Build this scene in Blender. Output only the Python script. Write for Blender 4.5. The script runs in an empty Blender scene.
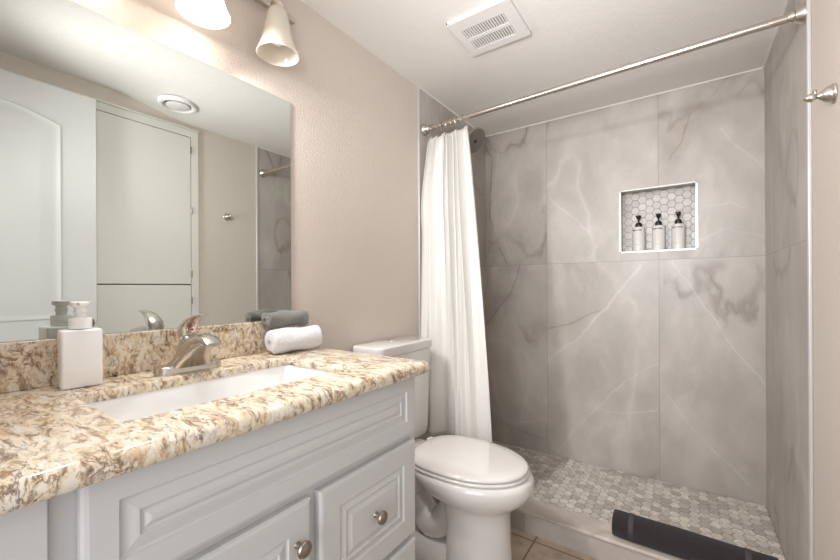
import bpy, bmesh, math, random
from mathutils import Vector, Matrix
random.seed(7)
PI = math.pi
SC = bpy.context.scene
COL = SC.collection

# ------------------------------------------------------------------ camera, light, exposure
RW, BK, CE = 1.487, 2.49, 2.158        # right wall x, back wall y, ceiling z
TE = 1.672                             # y where the shower tile starts
cam = bpy.data.cameras.new('camera'); camo = bpy.data.objects.new('camera', cam); COL.objects.link(camo)
cam.sensor_width = 36; cam.lens = 384 / 840 * 36; cam.clip_start = 0.01; cam.shift_y = 0.0089
camo.matrix_world = Matrix.Translation((1.165, 0, 1.096)) @ Matrix.Rotation(math.radians(34.7), 4, 'Z') @ Matrix.Rotation(PI / 2, 4, 'X') @ Matrix.Rotation(math.radians(-0.3), 4, 'Z')
SC.camera = camo
w = bpy.data.worlds.new('world'); SC.world = w; w.use_nodes = True
w.node_tree.nodes['Background'].inputs[0].default_value = (0.97, 0.975, 1.0, 1)
w.node_tree.nodes['Background'].inputs[1].default_value = 1.4
SC.view_settings.view_transform = 'Standard'; SC.view_settings.look = 'None'
SC.view_settings.gamma = 1; SC.view_settings.use_curve_mapping = False
SC.view_settings.exposure = 0.07
SC.cycles.max_bounces = 12; SC.cycles.diffuse_bounces = 8; SC.cycles.glossy_bounces = 6
def area(name, loc, tgt, sx, sy, power, color):
    l = bpy.data.lights.new(name, 'AREA'); l.shape = 'RECTANGLE'; l.size = sx; l.size_y = sy; l.energy = power; l.color = color
    o = bpy.data.objects.new(name, l); COL.objects.link(o); o.location = loc
    o.rotation_euler = (Vector(tgt) - Vector(loc)).to_track_quat('-Z', 'Y').to_euler(); return o
hl = area('hall_fill', (1.00, -0.60, 1.30), (0.92, 2.4, 0.95), 0.80, 1.5, 5.2, (0.97, 0.975, 1.0))  # added fill light behind the camera, aimed through the doorway into the shower
fl = area('ceiling_fill', (0.98, -0.03, 1.45), (0.80, 1.55, 2.158), 0.25, 0.25, 6.4, (0.97, 0.975, 1.0))  # extra soft light added beside the camera, aimed up to brighten the ceiling
fl.data.spread = math.radians(85); hl.data.spread = math.radians(72)
LAMP_STRENGTH = 1.7
LAMP_WATTS = 8.3

# ------------------------------------------------------------------ node helpers
class NT:
    def __init__(s, name):
        s.m = bpy.data.materials.new(name); s.m.use_nodes = True
        s.t = s.m.node_tree; s.b = s.t.nodes['Principled BSDF']; s.out = s.t.nodes['Material Output']
    def n(s, typ, **kw):
        x = s.t.nodes.new(typ)
        for k, v in kw.items():
            if k.startswith('_'): setattr(x, k[1:], v)
        return x
    def set(s, x, key, v):
        if isinstance(v, bpy.types.NodeSocket): s.t.links.new(v, x.inputs[key])
        elif v is not None:
            try: x.inputs[key].default_value = v
            except Exception: x.inputs[key].default_value = tuple(v) + (1,)
    def math(s, op, a, b=None, c=None, clamp=False):
        x = s.n('ShaderNodeMath', _operation=op, _use_clamp=clamp)
        s.set(x, 0, a); s.set(x, 1, b); s.set(x, 2, c); return x.outputs[0]
    def vmath(s, op, a, b=None):
        x = s.n('ShaderNodeVectorMath', _operation=op)
        s.set(x, 0, a)
        if b is not None: s.set(x, 1, b)
        return x.outputs[0]
    def pos(s): return s.n('ShaderNodeNewGeometry').outputs['Position']
    def obj(s): return s.n('ShaderNodeTexCoord').outputs['Object']
    def noise(s, vec, scale, detail=4, rough=0.5, dist=0.0):
        x = s.n('ShaderNodeTexNoise'); s.set(x, 'Vector', vec); s.set(x, 'Scale', scale); s.set(x, 'Detail', detail)
        s.set(x, 'Roughness', rough); s.set(x, 'Distortion', dist); return x.outputs[0]
    def mapping(s, vec, rot=(0, 0, 0), scale=(1, 1, 1), loc=(0, 0, 0)):
        x = s.n('ShaderNodeMapping'); s.set(x, 'Vector', vec); x.inputs['Rotation'].default_value = rot
        x.inputs['Scale'].default_value = scale; x.inputs['Location'].default_value = loc; return x.outputs[0]
    def ramp(s, fac, stops):
        x = s.n('ShaderNodeValToRGB'); s.set(x, 0, fac); e = x.color_ramp.elements
        while len(e) < len(stops): e.new(0.5)
        for i, (p, c) in enumerate(stops):
            e[i].position = p; e[i].color = (c, c, c, 1) if not hasattr(c, '__len__') else tuple(c) + (1,)
        return x.outputs[0]
    def mix(s, fac, a, b, mode='MIX'):
        x = s.n('ShaderNodeMixRGB', _blend_type=mode)
        for k, v in ((0, fac), (1, a), (2, b)):
            if hasattr(v, '__len__') and not isinstance(v, bpy.types.NodeSocket) and len(v) == 3: v = tuple(v) + (1,)
            s.set(x, k, v)
        return x.outputs[0]
    def bump(s, h, strength, dist=0.001):
        x = s.n('ShaderNodeBump'); s.set(x, 'Height', h); x.inputs['Strength'].default_value = strength
        x.inputs['Distance'].default_value = dist; s.t.links.new(x.outputs[0], s.b.inputs['Normal'])
    def base(s, c, rough=0.5, metal=0.0, **kw):
        if hasattr(c, '__len__') and not isinstance(c, bpy.types.NodeSocket): c = tuple(c) + (1,)
        s.set(s.b, 'Base Color', c); s.set(s.b, 'Roughness', rough); s.set(s.b, 'Metallic', metal)
        for k, v in kw.items(): s.set(s.b, k.replace('_', ' '), v)

def simple(name, c, rough=0.5, metal=0.0, var=0.03, nscale=30, bump=0, bscale=200, bdist=0.001, **kw):
    t = NT(name); p = t.obj()
    n = t.noise(p, nscale, 3)
    dark = tuple(max(0, x * (1 - var)) for x in c); lite = tuple(min(1, x * (1 + var)) for x in c)
    t.base(t.mix(n, dark, lite), rough, metal, **kw)
    if bump: t.bump(t.noise(p, bscale, 4), bump, bdist)
    return t.m

def paint(name, c, bump=0.36):
    t = NT(name); p = t.pos()
    a = t.noise(p, 130, 3, 0.5); a = t.ramp(a, [(0.38, 0.0), (0.62, 1.0)])
    b = t.noise(p, 38, 2)
    t.base(t.mix(b, tuple(x * 0.985 for x in c), c), 0.6)
    t.bump(t.math('ADD', a, b), bump, 0.0016)
    return t.m

def marble(name, ax, u0, su, z0, sz, tint=(1, 1, 1), joints=True, veins=()):
    """large-format stone-look tile; ax = axis index of the horizontal coordinate"""
    t = NT(name); p = t.pos()
    sep = t.n('ShaderNodeSeparateXYZ'); t.set(sep, 0, p)
    U = t.math('DIVIDE', t.math('SUBTRACT', sep.outputs[ax], u0), su)
    V = t.math('DIVIDE', t.math('SUBTRACT', sep.outputs[2], z0), sz)
    iu, iv = t.math('FLOOR', U), t.math('FLOOR', V)
    cid = t.n('ShaderNodeCombineXYZ'); t.set(cid, 0, iu); t.set(cid, 1, iv); t.set(cid, 2, float(ax) * 3.7)
    wn = t.n('ShaderNodeTexWhiteNoise', _noise_dimensions='3D'); t.set(wn, 0, cid.outputs[0])
    off = t.vmath('MULTIPLY', wn.outputs['Color'], (9, 9, 9))
    q = t.vmath('ADD', p, off)
    q1 = t.mapping(q, rot=(0.5, 0.75, 0.45), scale=(1.3, 1.3, 0.8))
    warp = t.n('ShaderNodeTexNoise'); t.set(warp, 'Vector', q1); t.set(warp, 'Scale', 1.7); t.set(warp, 'Detail', 6)
    wv = t.vmath('ADD', q1, t.vmath('MULTIPLY', t.vmath('SUBTRACT', warp.outputs['Color'], (0.5, 0.5, 0.5)), (0.38, 0.38, 0.38)))
    cl = t.noise(wv, 2.0, 7, 0.55)
    base = t.ramp(cl, [(0.26, (0.345, 0.31, 0.28)), (0.42, (0.405, 0.368, 0.335)), (0.55, (0.44, 0.402, 0.368)), (0.72, (0.51, 0.47, 0.43))])
    fine = t.ramp(t.noise(t.mapping(wv, loc=(8, 3, 4)), 5.5, 9, 0.66), [(0.36, 0.0), (0.50, 0.45), (0.64, 1.0)])
    base = t.mix(0.07, base, fine, 'OVERLAY')
    wisp = t.ramp(t.noise(t.mapping(wv, loc=(2, 6, 9), scale=(1, 1, 1.6)), 2.6, 9, 0.62), [(0.54, 0.0), (0.68, 1.0)])
    base = t.mix(t.math('MULTIPLY', wisp, 0.38), base, (0.60, 0.565, 0.525))
    n1 = t.noise(wv, 1.3, 7, 0.42)
    v1 = t.math('ABSOLUTE', t.math('SUBTRACT', n1, 0.5))
    v1 = t.ramp(v1, [(0.0, 1.0), (0.006, 0.75), (0.020, 0.35), (0.06, 0.0)])
    msk = t.ramp(t.noise(q, 1.5, 2), [(0.42, 0.0), (0.6, 1.0)])
    c = t.mix(t.math('MULTIPLY', t.math('MULTIPLY', v1, msk), 0.42), base, (0.66, 0.62, 0.57))
    n2 = t.noise(t.mapping(wv, loc=(3, 1, 7)), 0.9, 9, 0.45)
    v2 = t.math('ABSOLUTE', t.math('SUBTRACT', n2, 0.47))
    v2 = t.ramp(v2, [(0.0, 1.0), (0.004, 0.7), (0.012, 0.12), (0.03, 0.0)])
    m2 = t.ramp(t.noise(t.mapping(q, loc=(5, 5, 1)), 1.7, 2), [(0.46, 0.0), (0.62, 1.0)])
    c = t.mix(t.math('MULTIPLY', t.math('MULTIPLY', v2, m2), 0.6), c, (0.17, 0.125, 0.09))
    if veins:                       # individual long veins of these slabs, as (polyline in x,z; width; colour; strength)
        wn2 = t.n('ShaderNodeTexNoise'); t.set(wn2, 'Vector', p); t.set(wn2, 'Scale', 5.5); t.set(wn2, 'Detail', 6)
        P2 = t.vmath('ADD', t.vmath('MULTIPLY', p, (1, 0, 1)), t.vmath('MULTIPLY', t.vmath('SUBTRACT', wn2.outputs['Color'], (0.5, 0.5, 0.5)), (0.070, 0, 0.070)))
        brk = t.ramp(t.noise(p, 6, 4), [(0.36, 0.25), (0.58, 1.0)])
        for pts, wd, col, st in veins:
            dm = None
            for (ax_, az), (bx, bz) in zip(pts, pts[1:]):
                ba = Vector((bx - ax_, 0, bz - az)); pa = t.vmath('SUBTRACT', P2, (ax_, 0, az))
                dt = t.n('ShaderNodeVectorMath', _operation='DOT_PRODUCT'); t.set(dt, 0, pa); t.set(dt, 1, tuple(ba / ba.length_squared))
                hh = t.math('ADD', dt.outputs['Value'], 0.0, clamp=True)
                sc = t.n('ShaderNodeVectorMath', _operation='SCALE'); t.set(sc, 0, tuple(ba)); t.set(sc, 'Scale', hh)
                ln = t.n('ShaderNodeVectorMath', _operation='LENGTH'); t.set(ln, 0, t.vmath('SUBTRACT', pa, sc.outputs[0]))
                dm = ln.outputs['Value'] if dm is None else t.math('MINIMUM', dm, ln.outputs['Value'])
            f1 = t.math('POWER', t.math('SUBTRACT', 1.0, t.math('DIVIDE', dm, wd), clamp=True), 1.8)
            f2 = t.math('MULTIPLY', t.math('SUBTRACT', 1.0, t.math('DIVIDE', dm, wd * 8), clamp=True), 0.34)
            fac = t.math('MULTIPLY', t.math('MULTIPLY', t.math('MAXIMUM', f1, f2), brk), st)
            c = t.mix(fac, c, col)
    c = t.mix(1.0, c, tint, 'MULTIPLY')
    if joints:
        fu = t.math('ABSOLUTE', t.math('SUBTRACT', U, t.math('ROUND', U)))
        fv = t.math('ABSOLUTE', t.math('SUBTRACT', V, t.math('ROUND', V)))
        g = t.math('MAXIMUM', t.math('LESS_THAN', fu, 0.0016 / su), t.math('LESS_THAN', fv, 0.0016 / sz))
        c = t.mix(t.math('MULTIPLY', g, 0.55), c, (0.20, 0.18, 0.16))
    t.base(c, 0.40)
    return t.m

def granite(name):
    t = NT(name); p = t.pos()
    q = t.mapping(p, rot=(0.6, 0.5, 0.9), scale=(0.85, 2.5, 1.5))
    w1 = t.n('ShaderNodeTexNoise'); t.set(w1, 'Vector', q); t.set(w1, 'Scale', 9); t.set(w1, 'Detail', 3)
    wv = t.vmath('ADD', q, t.vmath('MULTIPLY', t.vmath('SUBTRACT', w1.outputs['Color'], (0.5, 0.5, 0.5)), (0.10, 0.10, 0.10)))
    a = t.noise(wv, 27, 7, 0.64, 0.6)
    c = t.ramp(a, [(0.35, (0.22, 0.165, 0.125)), (0.42, (0.44, 0.34, 0.235)), (0.47, (0.66, 0.54, 0.39)), (0.54, (0.73, 0.65, 0.52)), (0.62, (0.72, 0.68, 0.61)), (0.72, (0.50, 0.47, 0.45))])
    gold = t.ramp(t.noise(t.mapping(wv, loc=(4, 2, 1)), 19, 6, 0.65), [(0.54, 0.0), (0.63, 1.0)])
    c = t.mix(t.math('MULTIPLY', gold, 0.38), c, (0.56, 0.33, 0.13))
    n = t.noise(t.mapping(wv, loc=(1, 7, 3)), 24, 6, 0.62)
    v = t.ramp(t.math('ABSOLUTE', t.math('SUBTRACT', n, 0.5)), [(0.0, 1.0), (0.02, 0.8), (0.05, 0.0)])
    m = t.ramp(t.noise(t.mapping(p, loc=(2, 2, 2)), 17, 4), [(0.46, 0.0), (0.60, 1.0)])
    c = t.mix(t.math('MULTIPLY', t.math('MULTIPLY', v, m), 0.85), c, (0.17, 0.085, 0.045))
    s = t.noise(t.mapping(wv, loc=(9, 1, 3)), 52, 6, 0.7)
    s = t.ramp(s, [(0.55, 0.0), (0.63, 1.0)])
    m3 = t.ramp(t.noise(t.mapping(p, loc=(7, 3, 2)), 14, 4), [(0.42, 0.2), (0.60, 1.0)])
    c = t.mix(t.math('MULTIPLY', t.math('MULTIPLY', s, m3), 0.85), c, (0.12, 0.085, 0.065))
    wh = t.ramp(t.noise(t.mapping(wv, loc=(3, 9, 5)), 33, 5, 0.6), [(0.55, 0.0), (0.66, 1.0)])
    c = t.mix(t.math('MULTIPLY', wh, 0.55), c, (0.80, 0.77, 0.72))
    t.base(c, 0.10)
    return t.m

M = {}
M['paint'] = paint('wall_paint', (0.62, 0.555, 0.50))
M['ceil'] = paint('ceiling_paint', (0.80, 0.775, 0.74), 0.22)
def slab(*pts):
    out = []
    for u, v in pts:                # measured positions along the back wall, metres
        tt = (u - 420) / 384; dd = 2.49 / (0.822 + 0.569 * tt)
        out.append((1.165 + dd * (-0.569 + 0.822 * tt), 1.096 + (287 - v) / 384 * dd))
    return out
LV, DV, BV = (0.64, 0.61, 0.58), (0.13, 0.105, 0.085), (0.24, 0.17, 0.115)
VEINS = [(slab((484, 144), (493, 157), (490, 219), (507, 264)), 0.014, DV, 1.0), (slab((521, 266), (512, 292), (485, 326)), 0.012, DV, 0.9),
    (slab((499, 150), (495, 215), (512, 258)), 0.008, LV, 0.6), (slab((549, 330), (575, 322), (600, 312)), 0.016, BV, 0.9), (slab((549, 362), (587, 331), (612, 300), (641, 267)), 0.022, LV, 0.75),
    (slab((557, 453), (594, 410), (625, 380), (658, 364)), 0.013, LV, 0.8), (slab((594, 410), (640, 414), (658, 412)), 0.010, LV, 0.6), (slab((673, 262), (707, 308), (766, 396)), 0.010, LV, 0.8),
    (slab((733, 75), (694, 114), (684, 140), (672, 160)), 0.010, BV, 1.0), (slab((722, 131), (745, 152), (765, 174)), 0.008, LV, 0.7), (slab((697, 209), (730, 204), (765, 222)), 0.012, LV, 0.6),
    (slab((700, 240), (725, 230), (765, 240)), 0.014, LV, 0.6), (slab((664, 392), (694, 433), (747, 486)), 0.010, LV, 0.7), (slab((629, 122), (650, 150), (659, 166)), 0.008, LV, 0.5),
    (slab((552, 200), (575, 218), (590, 232)), 0.018, LV, 0.5), (slab((495, 412), (515, 424), (547, 418)), 0.010, LV, 0.7), (slab((495, 420), (520, 432), (547, 440)), 0.014, DV, 0.5)]
M['tile_back'] = marble('stone_tile_back', 0, 0.433, 0.610, 0.023, 1.219, veins=VEINS)
M['tile_side'] = marble('stone_tile_side', 1, 2.285 - 0.61, 0.610, 0.023, 1.219)
M['tile_side_left'] = marble('stone_tile_left', 1, 1.88, 0.610, 0.023, 1.219)
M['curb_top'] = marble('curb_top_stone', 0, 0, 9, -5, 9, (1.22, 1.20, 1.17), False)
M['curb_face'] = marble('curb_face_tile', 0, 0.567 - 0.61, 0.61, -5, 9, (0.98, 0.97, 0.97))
M['granite'] = granite('granite')
M['cab'] = simple('cabinet_white_paint', (0.56, 0.56, 0.56), 0.38, var=0.01)
M['door'] = simple('door_white_paint', (0.60, 0.595, 0.585), 0.4, var=0.01)
M['closet'] = simple('closet_cream_paint', (0.68, 0.67, 0.62), 0.42, var=0.01)
M['porc'] = simple('porcelain', (0.70, 0.675, 0.65), 0.09, var=0.005, Coat_Weight=0.5, Coat_Roughness=0.05)
M['sink'] = simple('sink_porcelain', (0.88, 0.88, 0.87), 0.12, var=0.005)
M['nickel'] = simple('brushed_nickel', (0.60, 0.55, 0.50), 0.27, 1.0, var=0.04, nscale=60)
M['darknickel'] = simple('aged_nickel', (0.36, 0.31, 0.27), 0.35, 1.0, var=0.15, nscale=90)
M['chrome'] = simple('chrome', (0.72, 0.70, 0.68), 0.12, 1.0, var=0.01)
M['showerface'] = simple('shower_face', (0.20, 0.18, 0.17), 0.35, 0.6)
M['black'] = simple('black_plastic', (0.012, 0.012, 0.012), 0.3)
M['white_plastic'] = simple('white_plastic', (0.90, 0.90, 0.90), 0.35, var=0.005)
M['bottle'] = simple('bottle_plastic', (0.70, 0.68, 0.65), 0.35, var=0.01)
M['grey_print'] = simple('grey_print', (0.40, 0.38, 0.36), 0.5)
M['trimmetal'] = simple('tile_edge_trim', (0.62, 0.61, 0.60), 0.3, 0.3, var=0.01)
M['vent'] = simple('vent_plastic', (0.76, 0.74, 0.72), 0.4, var=0.01)
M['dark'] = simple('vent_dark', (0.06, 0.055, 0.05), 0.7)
M['grout'] = simple('grout', (0.27, 0.24, 0.21), 0.8, var=0.08)
M['niche_grout'] = simple('niche_grout', (0.25, 0.225, 0.20), 0.8, var=0.08)
M['red'] = simple('red_dot', (0.6, 0.03, 0.02), 0.3)
M['towel_w'] = simple('white_terry', (0.74, 0.745, 0.78), 0.95, var=0.08, nscale=160, bump=1.0, bscale=260, bdist=0.006, Sheen_Weight=0.3)
M['towel_g'] = simple('grey_terry', (0.175, 0.172, 0.158), 0.95, var=0.25, nscale=160, bump=1.0, bscale=380, bdist=0.004, Sheen_Weight=0.3)
M['towel_b'] = simple('charcoal_terry', (0.020, 0.018, 0.018), 0.95, var=0.5, nscale=260, bump=1.0, bscale=320, bdist=0.006, Sheen_Weight=0.08)
M['band'] = simple('charcoal_band', (0.045, 0.042, 0.042), 0.75, var=0.1, nscale=80)
def mk_curtain():
    t = NT('curtain_fabric'); p = t.obj()
    sep = t.n('ShaderNodeSeparateXYZ'); t.set(sep, 0, p)
    wv = t.math('SINE', t.math('MULTIPLY', sep.outputs[2], 900.0))
    n = t.noise(p, 120, 3)
    t.base(t.mix(n, (0.81, 0.80, 0.765), (0.85, 0.84, 0.805)), 0.85)
    t.bump(t.math('ADD', wv, n), 0.25, 0.0008)
    tr = t.n('ShaderNodeBsdfTranslucent'); t.set(tr, 0, (0.80, 0.78, 0.73, 1))
    mx = t.n('ShaderNodeMixShader'); mx.inputs[0].default_value = 0.15
    t.t.links.new(t.b.outputs[0], mx.inputs[1]); t.t.links.new(tr.outputs[0], mx.inputs[2]); t.t.links.new(mx.outputs[0], t.out.inputs[0])
    return t.m
M['curtain'] = mk_curtain()
def mk_mirror():
    t = NT('mirror_glass'); n = t.noise(t.obj(), 5, 2)
    t.base(t.mix(n, (0.675, 0.705, 0.68), (0.685, 0.715, 0.69)), 0.0, 1.0); return t.m
M['mirror'] = mk_mirror()
def mk_mosaic(name, lo, hi, vein=0.5):
    t = NT(name); g = t.n('ShaderNodeNewGeometry')
    r = g.outputs['Random Per Island']
    c = t.ramp(r, [(0.0, lo), (0.45, tuple((a + b) / 2 for a, b in zip(lo, hi))), (1.0, hi)])
    off = t.n('ShaderNodeCombineXYZ'); t.set(off, 0, t.math('MULTIPLY', r, 31.0)); t.set(off, 1, t.math('MULTIPLY', r, 17.0))
    n = t.noise(t.vmath('ADD', g.outputs['Position'], off.outputs[0]), 22, 6, 0.6, 1.0)
    v = t.ramp(t.math('ABSOLUTE', t.math('SUBTRACT', n, 0.5)), [(0.0, 1.0), (0.05, 0.0)])
    c = t.mix(t.math('MULTIPLY', v, vein), c, tuple(x * 0.6 for x in lo))
    t.base(c, 0.32); return t.m
M['hex_floor'] = mk_mosaic('hex_floor_stone', (0.46, 0.42, 0.375), (0.82, 0.77, 0.71))
M['hex_niche'] = mk_mosaic('hex_niche_stone', (0.46, 0.43, 0.40), (0.60, 0.57, 0.53), 0.2)
def mk_floor():
    t = NT('floor_tile'); p = t.pos(); sep = t.n('ShaderNodeSeparateXYZ'); t.set(sep, 0, p)
    S = 0.335
    U = t.math('DIVIDE', t.math('SUBTRACT', sep.outputs[0], 0.623), S); V = t.math('DIVIDE', t.math('SUBTRACT', sep.outputs[1], 1.30), S)
    d = t.math('MINIMUM', t.math('ABSOLUTE', t.math('SUBTRACT', U, t.math('ROUND', U))), t.math('ABSOLUTE', t.math('SUBTRACT', V, t.math('ROUND', V))))
    g = t.math('LESS_THAN', d, 0.0035 / S)
    n = t.noise(p, 14, 6, 0.6)
    c = t.ramp(n, [(0.3, (0.34, 0.265, 0.20)), (0.5, (0.44, 0.355, 0.28)), (0.7, (0.52, 0.43, 0.34))])
    c = t.mix(g, c, (0.17, 0.12, 0.085)); t.base(c, 0.45); t.bump(t.math('SUBTRACT', 1.0, g), 0.4, 0.002)
    return t.m
M['floor'] = mk_floor()
def emit(name, c, s, glossy=False):
    t = NT(name); t.base(c, 0.3)
    n = t.noise(t.obj(), 12, 2)
    t.set(t.b, 'Emission Color', t.mix(n, tuple(x * 0.97 for x in c), c)); t.b.inputs['Emission Strength'].default_value = s
    return t.m
M['shade_on'] = emit('lit_frosted_shade', (1.0, 0.90, 0.80), LAMP_STRENGTH)
M['bulb_on'] = emit('lit_bulb', (1.0, 0.93, 0.84), LAMP_STRENGTH)
def mk_shade():
    t = NT('frosted_glass_shade'); n = t.noise(t.obj(), 30, 3)
    t.base(t.mix(n, (0.84, 0.80, 0.73), (0.88, 0.84, 0.77)), 0.25)
    tr = t.n('ShaderNodeBsdfTranslucent'); t.set(tr, 0, (0.90, 0.85, 0.77, 1))
    mx = t.n('ShaderNodeMixShader'); mx.inputs[0].default_value = 0.45
    t.t.links.new(t.b.outputs[0], mx.inputs[1]); t.t.links.new(tr.outputs[0], mx.inputs[2]); t.t.links.new(mx.outputs[0], t.out.inputs[0])
    return t.m
M['shade'] = mk_shade()
M['bulb_off'] = simple('frosted_bulb', (0.86, 0.88, 0.90), 0.2, var=0.01)

# ------------------------------------------------------------------ mesh helpers
def link(name, bm, m, parent=None, smooth=True, bevel=0, sharp=38, loc=None):
    me = bpy.data.meshes.new(name)
    bmesh.ops.recalc_face_normals(bm, faces=bm.faces[:])
    bm.to_mesh(me); bm.free()
    me.materials.append(M[m] if isinstance(m, str) else m)
    o = bpy.data.objects.new(name, me); COL.objects.link(o)
    if smooth:
        for p in me.polygons: p.use_smooth = True
        try: me.set_sharp_from_angle(angle=math.radians(sharp))
        except Exception: pass
    if bevel:
        b = o.modifiers.new('bevel', 'BEVEL'); b.width = bevel; b.segments = 3; b.limit_method = 'ANGLE'; b.angle_limit = math.radians(35)
    if parent: o.parent = parent
    if loc: o.location = loc
    return o
def tag(o, label=None, cat=None, group=None, kind=None):
    for k, v in (('label', label), ('category', cat), ('group', group), ('kind', kind)):
        if v: o[k] = v
    return o
def thing(name, loc, label, cat, group=None):
    o = bpy.data.objects.new(name, None); COL.objects.link(o); o.location = loc; o.empty_display_size = 0.05
    return tag(o, label, cat, group)
def struct(o): o['kind'] = 'structure'; return o
def box(bm, x0, x1, y0, y1, z0, z1):
    r = bmesh.ops.create_cube(bm, size=1)
    for v in r['verts']:
        v.co = Vector(((x0 + x1) / 2 + v.co.x * (x1 - x0), (y0 + y1) / 2 + v.co.y * (y1 - y0), (z0 + z1) / 2 + v.co.z * (z1 - z0)))
    return r['verts']
def boxes(*bs):
    bm = bmesh.new()
    for b in bs: box(bm, *b)
    return bm
def loft(rings, cap0=True, cap1=True, closed=False, bm=None):
    bm = bm or bmesh.new(); R = [[bm.verts.new(p) for p in r] for r in rings]; n = len(R[0])
    seq = list(zip(R, R[1:])) + ([(R[-1], R[0])] if closed else [])
    for a, b in seq:
        for i in range(n):
            j = (i + 1) % n
            try: bm.faces.new((a[i], a[j], b[j], b[i]))
            except ValueError: pass
    if not closed:
        if cap0: bm.faces.new(R[0])
        if cap1: bm.faces.new(R[-1])
    return bm
def rrect(x0, x1, y0, y1, r, z, k=6):
    r = max(1e-4, min(r, (x1 - x0) / 2 - 1e-4, (y1 - y0) / 2 - 1e-4)); out = []
    for cx, cy, a0 in ((x1 - r, y1 - r, 0), (x0 + r, y1 - r, 90), (x0 + r, y0 + r, 180), (x1 - r, y0 + r, 270)):
        for i in range(k + 1):
            a = math.radians(a0 + 90 * i / k); out.append(Vector((cx + r * math.cos(a), cy + r * math.sin(a), z)))
    return out
def rbox(x0, x1, y0, y1, z0, z1, r, e=0.004, k=6, bm=None, draft=0):
    rings = []
    for f in range(4):
        a = PI / 2 * f / 3; ins = e * (1 - math.sin(a)); rings.append(rrect(x0 + ins + draft, x1 - ins - draft, y0 + ins + draft, y1 - ins - draft, r - ins if r > ins else r, z0 + e * (1 - math.cos(a)), k))
    for f in range(4):
        a = PI / 2 * f / 3; ins = e * (1 - math.cos(a)); rings.append(rrect(x0 + ins, x1 - ins, y0 + ins, y1 - ins, r - ins if r > ins else r, z1 - e * (1 - math.sin(a)), k))
    return loft(rings, bm=bm)
def lathe(prof, seg=32, axis=Vector((0, 0, 1)), org=Vector((0, 0, 0)), bm=None, cap0=True, cap1=True):
    q = Vector((0, 0, 1)).rotation_difference(Vector(axis).normalized()); org = Vector(org)
    rings = [[org + q @ Vector((r * math.cos(2 * PI * i / seg), r * math.sin(2 * PI * i / seg), z)) for i in range(seg)] for r, z in prof]
    return loft(rings, cap0, cap1, bm=bm)
def tube(pts, r, seg=14, bm=None, caps=True, sx=None):
    pts = [Vector(p) for p in pts]; n = len(pts); rings = []; up = None
    for i, p in enumerate(pts):
        d = (pts[min(i + 1, n - 1)] - pts[max(i - 1, 0)]).normalized()
        if up is None: up = d.orthogonal().normalized()
        up = (up - d * up.dot(d)).normalized(); s = d.cross(up)
        rr = r[i] if hasattr(r, '__len__') else r
        rings.append([p + (up * math.cos(2 * PI * j / seg) + s * math.sin(2 * PI * j / seg)) * rr for j in range(seg)])
    return loft(rings, caps, caps, bm=bm)
def smooth_path(pts, sub=6):
    P = [Vector(p) for p in pts]; P = [P[0] * 2 - P[1]] + P + [P[-1] * 2 - P[-2]]; out = []
    for i in range(1, len(P) - 2):
        for k in range(sub):
            t = k / sub; a, b, c, d = P[i - 1:i + 3]
            out.append(0.5 * ((2 * b) + (c - a) * t + (2 * a - 5 * b + 4 * c - d) * t * t + (3 * b - a - 3 * c + d) * t ** 3))
    out.append(P[-2]); return out
def panel(o, ud, vd, nd, w, h, prof, arch=None, k=14):
    """raised panel: nested outlines (inset, height); arch = list of rises for each outline"""
    o, ud, vd, nd = map(Vector, (o, ud, vd, nd)); rings = []
    for i, (ins, ht) in enumerate(prof):
        rise = arch[i] if arch else 0
        r = [(ins, ins), (w - ins, ins)]
        for j in range(k + 1):
            t = j / k; x = (w - ins) + (2 * ins - w) * t
            r.append((x, h - ins - rise + rise * math.sin(PI * t)))
        rings.append([o + ud * a + vd * b + nd * ht for a, b in r])
    return loft(rings)
def copy_tree(o, parent=None):
    c = o.copy(); COL.objects.link(c)
    if parent: c.parent = parent
    for ch in list(o.children):
        copy_tree(ch, c)
    return c
def text_mesh(name, body, size, m, parent, mat):
    cu = bpy.data.curves.new(name, 'FONT'); cu.body = body; cu.size = size; cu.align_x = 'CENTER'; cu.extrude = 0.0003; cu.offset = 0.0003
    to = bpy.data.objects.new(name, cu); COL.objects.link(to)
    dg = bpy.context.evaluated_depsgraph_get(); me = bpy.data.meshes.new_from_object(to.evaluated_get(dg))
    bpy.data.objects.remove(to)
    me.materials.clear(); me.materials.append(M[m]); me.transform(mat)
    o = bpy.data.objects.new(name, me); COL.objects.link(o); o.parent = parent; return o

# ------------------------------------------------------------------ room shell
FY = -0.12                                  # front wall (camera stands in its doorway)
struct(link('floor', boxes((-0.1, RW + 0.1, -1.2, TE + 0.12, -0.1, 0)), 'floor', smooth=False))
# ceiling, gently sagging surface that rises a little above the linen closet
bm = bmesh.new(); NX, NY = 16, 30; g = []
def sm(a, b, x):
    t = max(0, min(1, (x - a) / (b - a))); return t * t * (3 - 2 * t)
for i in range(NX + 1):
    row = []
    for j in range(NY + 1):
        x = -0.1 + (RW + 0.2) * i / NX; y = -0.3 + (BK + 0.4) * j / NY
        row.append(bm.verts.new((x, y, CE + 0.058 * sm(0.8, 1.45, x) * (1 - sm(0.75, 1.25, y)))))
    g.append(row)
for i in range(NX):
    for j in range(NY): bm.faces.new((g[i][j], g[i + 1][j], g[i + 1][j + 1], g[i][j + 1]))
ext = bmesh.ops.extrude_face_region(bm, geom=bm.faces[:])
for v in ext['geom']:
    if isinstance(v, bmesh.types.BMVert): v.co.z = CE + 0.15
struct(link('ceiling', bm, 'ceil', sharp=60))
struct(link('wall_left', boxes((-0.1, 0, FY - 0.1, TE - 0.001, 0, CE + 0.02)), 'paint', smooth=False))
struct(link('wall_left_shower', boxes((-0.1, 0.006, TE + 0.002, BK + 0.1, 0, CE + 0.02)), 'tile_side_left', smooth=False))
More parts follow.
